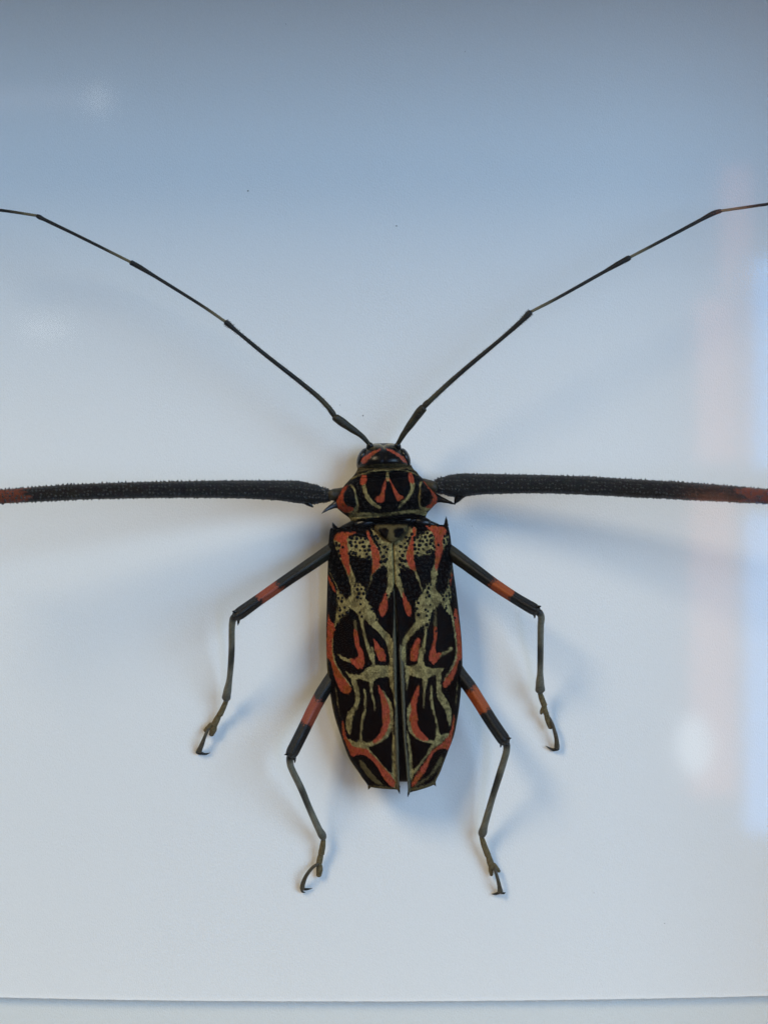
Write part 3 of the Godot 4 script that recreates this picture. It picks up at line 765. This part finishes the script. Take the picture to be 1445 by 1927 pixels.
	walking_leg(o, "middle_leg", "right middle leg with an orange ring on its thigh", [[822, 1022, 5.5, 12], [848, 1040, 7, 13.5], [885, 1067, 8.8, 12.5], [930, 1100, 11, 11.5], [968, 1125, 13.2, 11], [1000, 1144, 14.6, 11.6], [1010, 1149, 15, 10]], [0.58, 0.77],
		[[1006, 1149, 14.8, 5.5], [1014, 1153, 14.6, 7], [1018, 1162, 14, 6.6], [1017, 1180, 13, 6.2], [1016.5, 1222, 9.8, 6], [1016, 1262, 6.6, 5.8], [1015.5, 1285, 5, 8], [1016, 1298, 4.2, 9.4], [1016.5, 1302, 4, 7]], [0.42, 0.66, 0.4],
		[[[1015, 1302, 3.8, 4.2], [1019, 1315, 3.3, 5.4], [1024, 1328, 3.0, 5.6]], [[1023, 1326, 3, 4.4], [1025, 1338, 2.8, 5.4], [1028, 1344, 2.6, 4.6]], [[1022, 1330, 3, 3.2], [1019, 1338, 2.8, 3.6], [1018, 1344, 2.6, 1.6]], [[1027, 1342, 2.6, 4.6], [1031, 1356, 2.1, 5.6], [1036, 1369, 1.7, 5.0]]],
		[[1033, 1350, 2.4, 2.6], [1040, 1366, 2.5, 3.2], [1046, 1388, 2.0, 4.0], [1047.5, 1406, 1.2, 5.4]], [[[1048, 1407, 1.0, 3.8], [1042, 1411, 0.6, 3], [1034, 1408, 0.6, 1.8], [1026, 1403.5, 0.9, 0.4]], [[1049, 1405, 1.2, 3.2], [1050, 1409.5, 0.8, 2.2], [1046, 1412, 0.5, 1.4], [1040, 1412, 0.5, 0.4]]],
		[[[1008, 1143, 15, 5], [1014, 1141.5, 15.6, 2.6], [1018, 1140.5, 15.8, 0.5]], [[1005, 1156, 14.4, 4], [1005.5, 1160, 14, 2], [1005.5, 1164, 13.8, 0.5]]], true)
	walking_leg(o, "hind_leg", "left hind leg with a dull red ring on its thigh", [[648, 1240, 5, 13], [626, 1276, 6.2, 14], [608, 1302, 7.4, 13], [590, 1335, 9, 12.5], [572, 1372, 10.8, 12.2], [553, 1410, 12.6, 12.2], [547, 1421, 13, 10.5]], [0.46, 0.7],
		[[550, 1419, 12.8, 5.5], [546, 1426, 12.6, 7], [546, 1436, 12.1, 6.6], [550, 1449, 11.2, 6.4], [567, 1484, 8.8, 6.6], [581, 1518, 6.4, 6.2], [598, 1556, 4.0, 6.6], [606, 1571, 3.2, 7.8], [609, 1578, 2.9, 6]], [0.36, 0.62, 0.5],
		[[[609, 1578, 2.8, 4.2], [607, 1593, 2.4, 5.6], [604.5, 1607, 2.0, 6]], [[604.5, 1605, 2.0, 4.6], [602, 1617, 1.8, 5.8], [600, 1628, 1.7, 5.6]], [[600.5, 1624, 1.7, 4.6], [601.5, 1636, 1.4, 6.2], [600, 1648, 1.0, 4.6]]],
		[[599, 1625, 2.2, 2.6], [588, 1633, 2.4, 3.2], [577, 1647, 2.2, 3.6], [570.5, 1662, 1.5, 4.4], [569, 1672, 1.1, 4.8]], [[[570, 1672, 1.0, 3.2], [576, 1673.5, 0.6, 2.4], [588, 1672, 0.7, 0.4]], [[568, 1673, 1.0, 3], [569, 1678, 0.6, 2], [575, 1679.5, 0.4, 0.4]]],
		[[[550, 1416, 13, 5], [541, 1419, 13.6, 2.8], [535, 1420.5, 13.8, 0.5]], [[554, 1426, 12.4, 4], [555, 1431, 12, 2.2], [554.5, 1436, 11.8, 0.5]]], false)
	walking_leg(o, "hind_leg", "right hind leg with an orange ring on its thigh", [[842, 1232, 5, 13], [864, 1268, 6.2, 13.5], [882, 1291, 7.4, 13], [904, 1325, 9, 12.4], [924, 1357, 10.8, 12.4], [945, 1388, 12.6, 12.4], [951, 1396, 13, 10.5]], [0.41, 0.66],
		[[946, 1395, 12.8, 5.5], [952, 1400, 12.6, 7], [953, 1410, 12.1, 6.6], [950, 1424, 11.2, 6.6], [940.5, 1455, 8.8, 6.8], [926.5, 1500, 6.2, 6.2], [913, 1547, 3.8, 6.6], [908, 1566, 3.0, 8.4], [906.5, 1573, 2.8, 6.4]], [0.34, 0.6, 0.5],
		[[[905.5, 1574, 2.8, 4.2], [911, 1592, 2.4, 5.6], [918, 1610, 2.0, 6]], [[918, 1608, 2.0, 4.8], [922, 1622, 1.8, 6.4], [926, 1634, 1.6, 5.6]], [[923, 1626, 1.8, 4], [923.5, 1637, 1.4, 4.6], [924.5, 1647, 1.0, 3]], [[928, 1626, 1.9, 4], [933, 1633, 1.6, 4.4], [939, 1640, 1.2, 3]]],
		[[930, 1634, 2.2, 2.6], [935, 1650, 2.3, 3.2], [938.5, 1664, 2.0, 3.8], [941, 1678, 1.2, 5.4]], [[[940, 1679, 1.0, 3.4], [933, 1682, 0.6, 2.6], [924.5, 1682.5, 0.6, 0.5]], [[942, 1679, 1.0, 3.2], [947, 1681, 0.6, 2.2], [951, 1679, 0.8, 0.5]]],
		[[[951, 1390, 13, 5], [957, 1389.5, 13.6, 2.8], [962, 1389, 13.8, 0.5]], [[943, 1398, 12.4, 4], [942, 1403, 12, 2], [941.5, 1407, 11.8, 0.5]]], true)

# ---------------------------------------------------------------- card, backing, frame, glass
func card() -> void:
	var hp := Heap.new()
	var nx := 260
	var nz := 90
	var x0 := -0.150
	var x1 := 0.150
	var z0 := -0.119
	for j in nz + 1:
		for i in nx + 1:
			var x := lerpf(x0, x1, float(i) / nx)
			var qx := x / PX + CX
			var edge := (1884.0 - 9.0 * pow((qx - 760.0) / 720.0, 2.0) - 2.5 * (qx - 722.0) / 722.0 - CY) * PX
			edge += 0.00007 * noise.get_noise_1d(qx * 4.0)
			var z := lerpf(z0, edge - 0.0012, float(j) / (nz - 8)) if j < nz - 7 else edge - 0.00015 * (nz - j)
			var lip := 0.00022 * exp(-(edge - z) / 0.0004) * (0.8 + 0.5 * noise.get_noise_1d(qx * 3.0 + 900.0))
			hp.v.append(Vector3(x, 0.00035 * noise.get_noise_2d(x * 240.0 + 90.0, z * 240.0) + lip, z))
	for j in nz:
		for i in nx:
			var a := j * (nx + 1) + i
			hp.ix.append_array(PackedInt32Array([a, a + 1, a + nx + 1, a + 1, a + nx + 2, a + nx + 1]))
	var top := hp.v.size()
	var first := nz * (nx + 1)
	for i in nx + 1:                                       # the cut edge, rounded a little and undercut
		var e := hp.v[first + i]
		for k in [[0.00006, 0.00008], [0.00002, 0.0008], [-0.0003, 0.0019]]:
			hp.v.append(e + Vector3(0, -k[1], k[0]))
	for i in nx:
		for k in 3:
			var a := first + i if k == 0 else top + i * 3 + k - 1
			var b := first + i + 1 if k == 0 else top + (i + 1) * 3 + k - 1
			hp.ix.append_array(PackedInt32Array([a, b, top + i * 3 + k, b, top + (i + 1) * 3 + k, top + i * 3 + k]))
	hp.n.resize(hp.v.size())
	for i in range(0, hp.ix.size(), 3):
		var a := hp.ix[i]
		var b := hp.ix[i + 1]
		var c := hp.ix[i + 2]
		var w := (hp.v[c] - hp.v[a]).cross(hp.v[b] - hp.v[a]) * 1e6
		hp.n[a] += w
		hp.n[b] += w
		hp.n[c] += w
	for i in hp.n.size(): hp.n[i] = hp.n[i].normalized()
	var o := put("mounting_card", hp.mesh(), M.card)
	tag(o, "white grained mounting card under the beetle, its lower edge slightly bowed and fuzzy", "card")
	# fibres torn loose along the cut
	var fz := Heap.new()
	for k in 130:
		var x := lerpf(-0.086, 0.086, rnd(k, 20.0))
		var i := clampi(int((x - x0) / (x1 - x0) * nx), 0, nx)
		var e := hp.v[first + i]
		var l := 0.00018 + 0.0006 * pow(rnd(k, 21.0), 3.0)
		var lean := (rnd(k, 22.0) - 0.5) * 0.0006
		var w := 0.00005
		var v0 := fz.v.size()
		fz.v.append(Vector3(x - w, e.y - 0.0001, e.z))
		fz.v.append(Vector3(x + w, e.y - 0.0001, e.z))
		fz.v.append(Vector3(x + lean, e.y - 0.00015, e.z + l + 0.0001))
		fz.v.append(Vector3(x, e.y - 0.00022, e.z))
		fz.ix.append_array(PackedInt32Array([v0, v0 + 1, v0 + 2, v0, v0 + 2, v0 + 3, v0 + 1, v0 + 3, v0 + 2]))
		for q in 4: fz.n.append(Vector3(0, 0.8, 0.6))
	tag(put("paper_fibre", fz.mesh(), M.card, o), "", "", "", "stuff")
	var back := BoxMesh.new()
	back.size = Vector3(0.33, 0.004, 0.257)
	var b := put("backing_board", back, M.board)
	b.position = Vector3(0, -0.0016 - 0.002, 0.0085)
	tag(b, "pale grey backing board showing below the card's lower edge", "board", "", "structure")
	# specks that lie on the card
	var sp := Heap.new()
	for s in [[467, 359, 2.2], [746, 425, 1.8], [683, 782, 2.0], [640, 762, 1.2], [1418, 437, 1.6], [875, 97, 1.2], [87, 397, 1.0], [538, 45, 1.0], [1140, 1382, 1.4], [888, 990, 1.3], [472, 1069, 1.3], [828, 810, 1.0], [1161, 170, 0.9], [230, 1812, 1.0], [1250, 1738, 1.2], [540, 880, 0.9], [1117, 1680, 0.8]]:
		dome(sp, P(s[0], s[1], 0.02), Vector3(rnd(s[0], 1.0) * 0.6 - 0.3, 1, 0.1).normalized(), s[2] * PX * 0.75, s[2] * PX * 0.5, 6)
	tag(put("dust", sp.mesh(), M.dust), "", "", "", "stuff")

func frame_and_glass() -> void:
	var f := thing("picture_frame", "deep white lined frame of the shadow box round the card", "frame")
	for r in [[0.0, -0.131, 0.33, 0.022], [0.0, 0.148, 0.33, 0.022], [-0.176, 0.0085, 0.022, 0.301], [0.176, 0.0085, 0.022, 0.301]]:
		var b := BoxMesh.new()
		b.size = Vector3(r[2], GLASS + 0.0112, r[3])
		var o := put("rail", b, M.liner, f)
		o.position = Vector3(r[0], (GLASS + 0.0112) / 2.0 - 0.0052, r[1])
	var q := QuadMesh.new()
	q.size = Vector2(0.3298, 0.2568)
	var p := put("glass_pane", q, M.glass)
	p.rotation.x = -PI / 2
	p.position = Vector3(0, GLASS, 0.0085)
	tag(p, "clear glass pane over the beetle with faint reflections of windows and lamps", "glass")

# ---------------------------------------------------------------- what the glass mirrors and what lights the box
func glow(color: Color, radiance: float) -> StandardMaterial3D:
	var m := StandardMaterial3D.new()
	m.albedo_color = Color(0.1, 0.1, 0.1)
	m.emission_enabled = true
	m.emission = color
	m.emission_energy_multiplier = radiance
	return m

func shine(o: Node3D, called: String, size: Vector2, color: Color, energy: float, at: Vector3) -> void:
	var l := AreaLight3D.new()
	l.name = called
	l.area_size = size
	l.light_color = color
	l.light_energy = energy
	l.light_size = maxf(size.x, size.y)
	l.shadow_enabled = true
	l.area_range = 8.0
	o.add_child(l, true)
	l.position = at

func bar(o: Node3D, at: Vector3, size: Vector3) -> void:
	var b := BoxMesh.new()
	b.size = size
	put("sash", b, M.wood, o).position = at

# a window that faces AIM; panes of [left, bottom, right, top (metres in its own plane), light energy, glow]
func window(label: String, at: Vector3, aim: Vector3, color: Color, panes: Array) -> void:
	var o := thing("window", label, "window", at)
	o.look_at_from_position(at, aim, Vector3(0, 0, -1))
	var lo := Vector2(9, 9)
	var hi := Vector2(-9, -9)
	for p in panes:
		var size := Vector2(p[2] - p[0], p[3] - p[1])
		var mid := Vector3((p[0] + p[2]) / 2.0, (p[1] + p[3]) / 2.0, 0)
		lo = lo.min(Vector2(p[0], p[1]))
		hi = hi.max(Vector2(p[2], p[3]))
		var q := BoxMesh.new()
		q.size = Vector3(size.x, size.y, 0.004)
		put("window_pane", q, glow(color, p[5]), o).position = mid
		shine(o, "window_light", size, color, p[4], mid + Vector3(0, 0, -0.006))
	var w := 0.024 if hi.x - lo.x > 0.3 else 0.003
	bar(o, Vector3((lo.x + hi.x) / 2.0, hi.y + w / 2.0 + 0.001, 0.016), Vector3(hi.x - lo.x + 2.0 * w, w, 0.03))
	bar(o, Vector3((lo.x + hi.x) / 2.0, lo.y - w / 2.0 - 0.001, 0.016), Vector3(hi.x - lo.x + 2.0 * w, w, 0.03))
	bar(o, Vector3(lo.x - w / 2.0 - 0.001, (lo.y + hi.y) / 2.0, 0.018), Vector3(w, hi.y - lo.y, 0.03))
	bar(o, Vector3(hi.x + w / 2.0 + 0.001, (lo.y + hi.y) / 2.0, 0.018), Vector3(w, hi.y - lo.y, 0.03))

func bulb(label: String, at: Vector3, r: float, radiance: float, color: Color, stretch := Vector3.ONE) -> void:
	var o := thing("ceiling_lamp", label, "lamp", at)
	var q := SphereMesh.new()
	q.radius = r
	q.height = 2.0 * r
	put("bulb", q, glow(color, radiance), o).scale = stretch
	var socket := CylinderMesh.new()
	socket.top_radius = r * 0.6
	socket.bottom_radius = r * 0.6
	socket.height = 0.03
	put("socket", socket, M.wood, o).position = Vector3(0, r * stretch.y + 0.014, 0)
	var l := OmniLight3D.new()
	l.name = "lamp_light"
	l.light_color = color
	l.light_energy = radiance * r * r * 0.5
	l.light_size = r * 0.5
	l.omni_range = 8.0
	l.omni_attenuation = 2.0
	l.shadow_enabled = true
	o.add_child(l, true)

func grain_map(fx: float, fy: float, size: int, seed_: int, rough: float) -> ImageTexture:
	var n := FastNoiseLite.new()
	n.seed = seed_
	n.noise_type = FastNoiseLite.TYPE_SIMPLEX_SMOOTH
	n.frequency = 1.0
	n.fractal_octaves = 3
	var d := PackedByteArray()
	d.resize(size * size)
	for y in size:
		for x in size:                                      # wraps: walked on a torus by blending
			var a := float(x) / size
			var b := float(y) / size
			var v := n.get_noise_2d(a * fx, b * fy) * (1.0 - a) + n.get_noise_2d((a - 1.0) * fx, b * fy) * a
			var w := n.get_noise_2d(a * fx, (b - 1.0) * fy) * (1.0 - a) + n.get_noise_2d((a - 1.0) * fx, (b - 1.0) * fy) * a
			var s := lerpf(v, w, b) + rough * (rnd(x, y) - 0.5)
			d[y * size + x] = int(clampf(0.5 + 0.5 * s, 0.0, 1.0) * 255.0)
	return ImageTexture.create_from_image(Image.create_from_data(size, size, false, Image.FORMAT_L8, d))

func tone_map(depth: float) -> ImageTexture:               # faint fibres and flecks in the paper
	var size := 512
	var d := PackedByteArray()
	d.resize(size * size)
	for y in size:
		for x in size:
			var v := 1.0 - depth * (0.5 * rnd(x, y) + 0.5 * rnd(x + 900.0, floorf(y / 5.0)))
			if rnd(x + 77.0, y + 33.0) > 0.9994: v *= 0.8
			d[y * size + x] = int(v * 255.0)
	return ImageTexture.create_from_image(Image.create_from_data(size, size, false, Image.FORMAT_L8, d))

func lin(r: float, g: float, b: float) -> Color:
	return Color(r, g, b).linear_to_srgb()

func mat(c: Color, rough: float, spec := 0.5) -> StandardMaterial3D:
	var m := StandardMaterial3D.new()
	m.albedo_color = c
	m.roughness = rough
	m.metallic_specular = spec
	return m

func relief(m: StandardMaterial3D, tex: Texture2D, cm: float, per_metre: float) -> void:
	m.heightmap_enabled = true
	m.heightmap_texture = tex
	m.heightmap_scale = cm
	m.uv1_triplanar = true
	m.uv1_scale = Vector3.ONE * per_metre

func materials() -> void:
	var paper := grain_map(70, 34, 512, 5, 0.25)
	var fleck := tone_map(0.055)
	var pits := grain_map(60, 60, 256, 9, 0.3)
	M.card = mat(lin(0.80, 0.80, 0.79), 0.9, 0.2)
	relief(M.card, paper, 0.0075, 42.0)
	M.card.albedo_texture = fleck
	M.card.uv1_world_triplanar = true
	M.board = mat(lin(0.70, 0.715, 0.70), 0.95, 0.2)
	relief(M.board, paper, 0.009, 42.0)
	M.board.albedo_texture = fleck
	M.jet = mat(lin(0.0035, 0.0036, 0.0045), 0.3, 0.36)
	M.bead = mat(lin(0.0028, 0.0028, 0.0036), 0.3, 0.2)
	M.grain = mat(lin(0.004, 0.0042, 0.005), 0.3, 0.6)
	M.slate = mat(lin(0.016, 0.02, 0.03), 0.35)
	M.eye = mat(lin(0.008, 0.0085, 0.01), 0.25, 0.4)
	M.dun = mat(lin(0.06, 0.048, 0.026), 0.8, 0.2)
	relief(M.dun, pits, 0.02, 200.0)
	M.chestnut = mat(lin(0.02, 0.006, 0.003), 0.3, 0.35)
	M.dust = mat(lin(0.24, 0.23, 0.22), 0.9)
	M.wood = mat(lin(0.06, 0.05, 0.045), 0.6)
	M.liner = mat(lin(0.68, 0.58, 0.44), 0.8)
	M.limb = mat(Color.WHITE, 0.36, 0.4)
	M.limb.vertex_color_use_as_albedo = true
	relief(M.limb, pits, 0.012, 220.0)
	M.rough_limb = M.limb.duplicate()
	M.rough_limb.heightmap_scale = 0.03
	M.down = mat(Color.WHITE, 0.85, 0.15)
	M.down.vertex_color_use_as_albedo = true
	relief(M.down, pits, 0.02, 300.0)
	M.glass = StandardMaterial3D.new()
	M.glass.transparency = BaseMaterial3D.TRANSPARENCY_ALPHA
	M.glass.albedo_color = Color(1, 1, 1, 0.0)
	M.glass.roughness = 0.058
	M.glass.metallic_specular = 0.32

func _ready() -> void:
	# camera
	var cam := Camera3D.new()
	cam.name = "camera"
	add_child(cam)
	cam.look_at_from_position(Vector3(0, EYE, 0), Vector3.ZERO, Vector3(0, 0, -1))
	var look := CameraAttributesPhysical.new()
	look.frustum_focal_length = 12.0 * EYE / (963.5 * PX)
	look.frustum_near = 0.02
	look.frustum_far = 20.0
	look.frustum_focus_distance = EYE - 0.009
	look.exposure_aperture = 15.0
	cam.attributes = look
	cam.fov = rad_to_deg(2.0 * atan(963.5 * PX / EYE))
	cam.near = 0.02
	cam.far = 20.0
	# the dim room round the box
	var env := Environment.new()
	env.background_mode = Environment.BG_COLOR
	env.background_color = lin(0.74, 0.74, 0.80)
	env.background_energy_multiplier = 0.065
	env.tonemap_mode = Environment.TONE_MAPPER_LINEAR
	env.tonemap_exposure = 1.04
	env.sdfgi_enabled = true
	env.ssao_enabled = true
	env.ssil_enabled = true
	var w := WorldEnvironment.new()
	w.name = "environment"
	w.environment = env
	add_child(w)
	noise.seed = 7
	noise.frequency = 0.02
	noise.fractal_octaves = 3
	materials()
	# daylight from the right, warm window light from the upper left, a few lamps that only glint in the glass
	window("large cool daylight window to the right that throws the brownish shadows", Vector3(1.02, 1.10, -0.32), Vector3.ZERO, lin(0.46, 0.71, 1.0), [[-0.4, -0.4, 0.4, 0.4, 1.88, 0.3]])
	window("warm window to the upper left that throws the bluish shadows", Vector3(-0.80, 0.94, -0.98), Vector3.ZERO, lin(1.0, 0.83, 0.54), [[-0.19, -0.28, 0.19, 0.28, 1.40, 0.5]])
	window("added narrow sky blue glowing strip mirrored along the pane's right edge", Vector3(0.47, 1.60, 0.03), Vector3(0.47, 0, 0.03), lin(0.15, 0.45, 1.0), [[-0.034, 0.08, 0.05, 0.33, 0.085, 1.5], [-0.044, -0.35, 0.05, 0.03, 0.155, 1.5]])  # strip added apart from the daylight window, for its reflection in the glass
	window("three added rosy glowing panels mirrored as a pale band near the right edge", Vector3(0.405, 1.63, 0.0), Vector3(0.405, 0, 0), lin(1.0, 0.36, 0.2), [[-0.002, 0.262, 0.036, 0.415, 0.0075, 0.4], [-0.03, 0.06, 0.035, 0.256, 0.019, 0.4], [-0.038, -0.34, 0.03, 0.02, 0.038, 0.4]])  # glowing panels added to mirror a rosy band, no known window
	var tube := thing("tube_lamp", "long faint strip mirrored at the upper left edge", "lamp", Vector3(-0.49, 1.60, -0.488))
	tube.look_at_from_position(tube.position, Vector3(-0.49, 0, -0.488), Vector3(0, 0, -1))
	var strip := CapsuleMesh.new()
	strip.radius = 0.012
	strip.height = 0.27
	put("lamp_tube", strip, glow(lin(1.0, 0.85, 0.85), 1.2), tube).rotation.z = PI / 2
	shine(tube, "tube_light", Vector2(0.26, 0.02), lin(1.0, 0.85, 0.85), 0.001, Vector3(0, 0, -0.014))
	bulb("small round glint at the upper left of the pane", Vector3(-0.338, 1.60, -0.488), 0.016, 5.0, lin(1.0, 0.98, 0.95))
	bulb("pale oblong glint left of the beetle, under the left feeler", Vector3(-0.40, 1.60, -0.217), 0.014, 3.6, lin(1.0, 0.98, 0.95), Vector3(2.2, 1, 0.8))
	bulb("soft white glint right of the beetle's hind leg", Vector3(0.35, 1.52, 0.265), 0.022, 9.0, lin(0.95, 0.98, 1.0), Vector3(0.9, 1, 1.6))
	frame_and_glass()
	card()
	pigment()
	M.face = M.back.duplicate()
	M.face.roughness_texture = null
	M.face.roughness = 0.3
	M.face.metallic_specular = 0.32
	M.face.heightmap_scale = 0.003
	beetle()
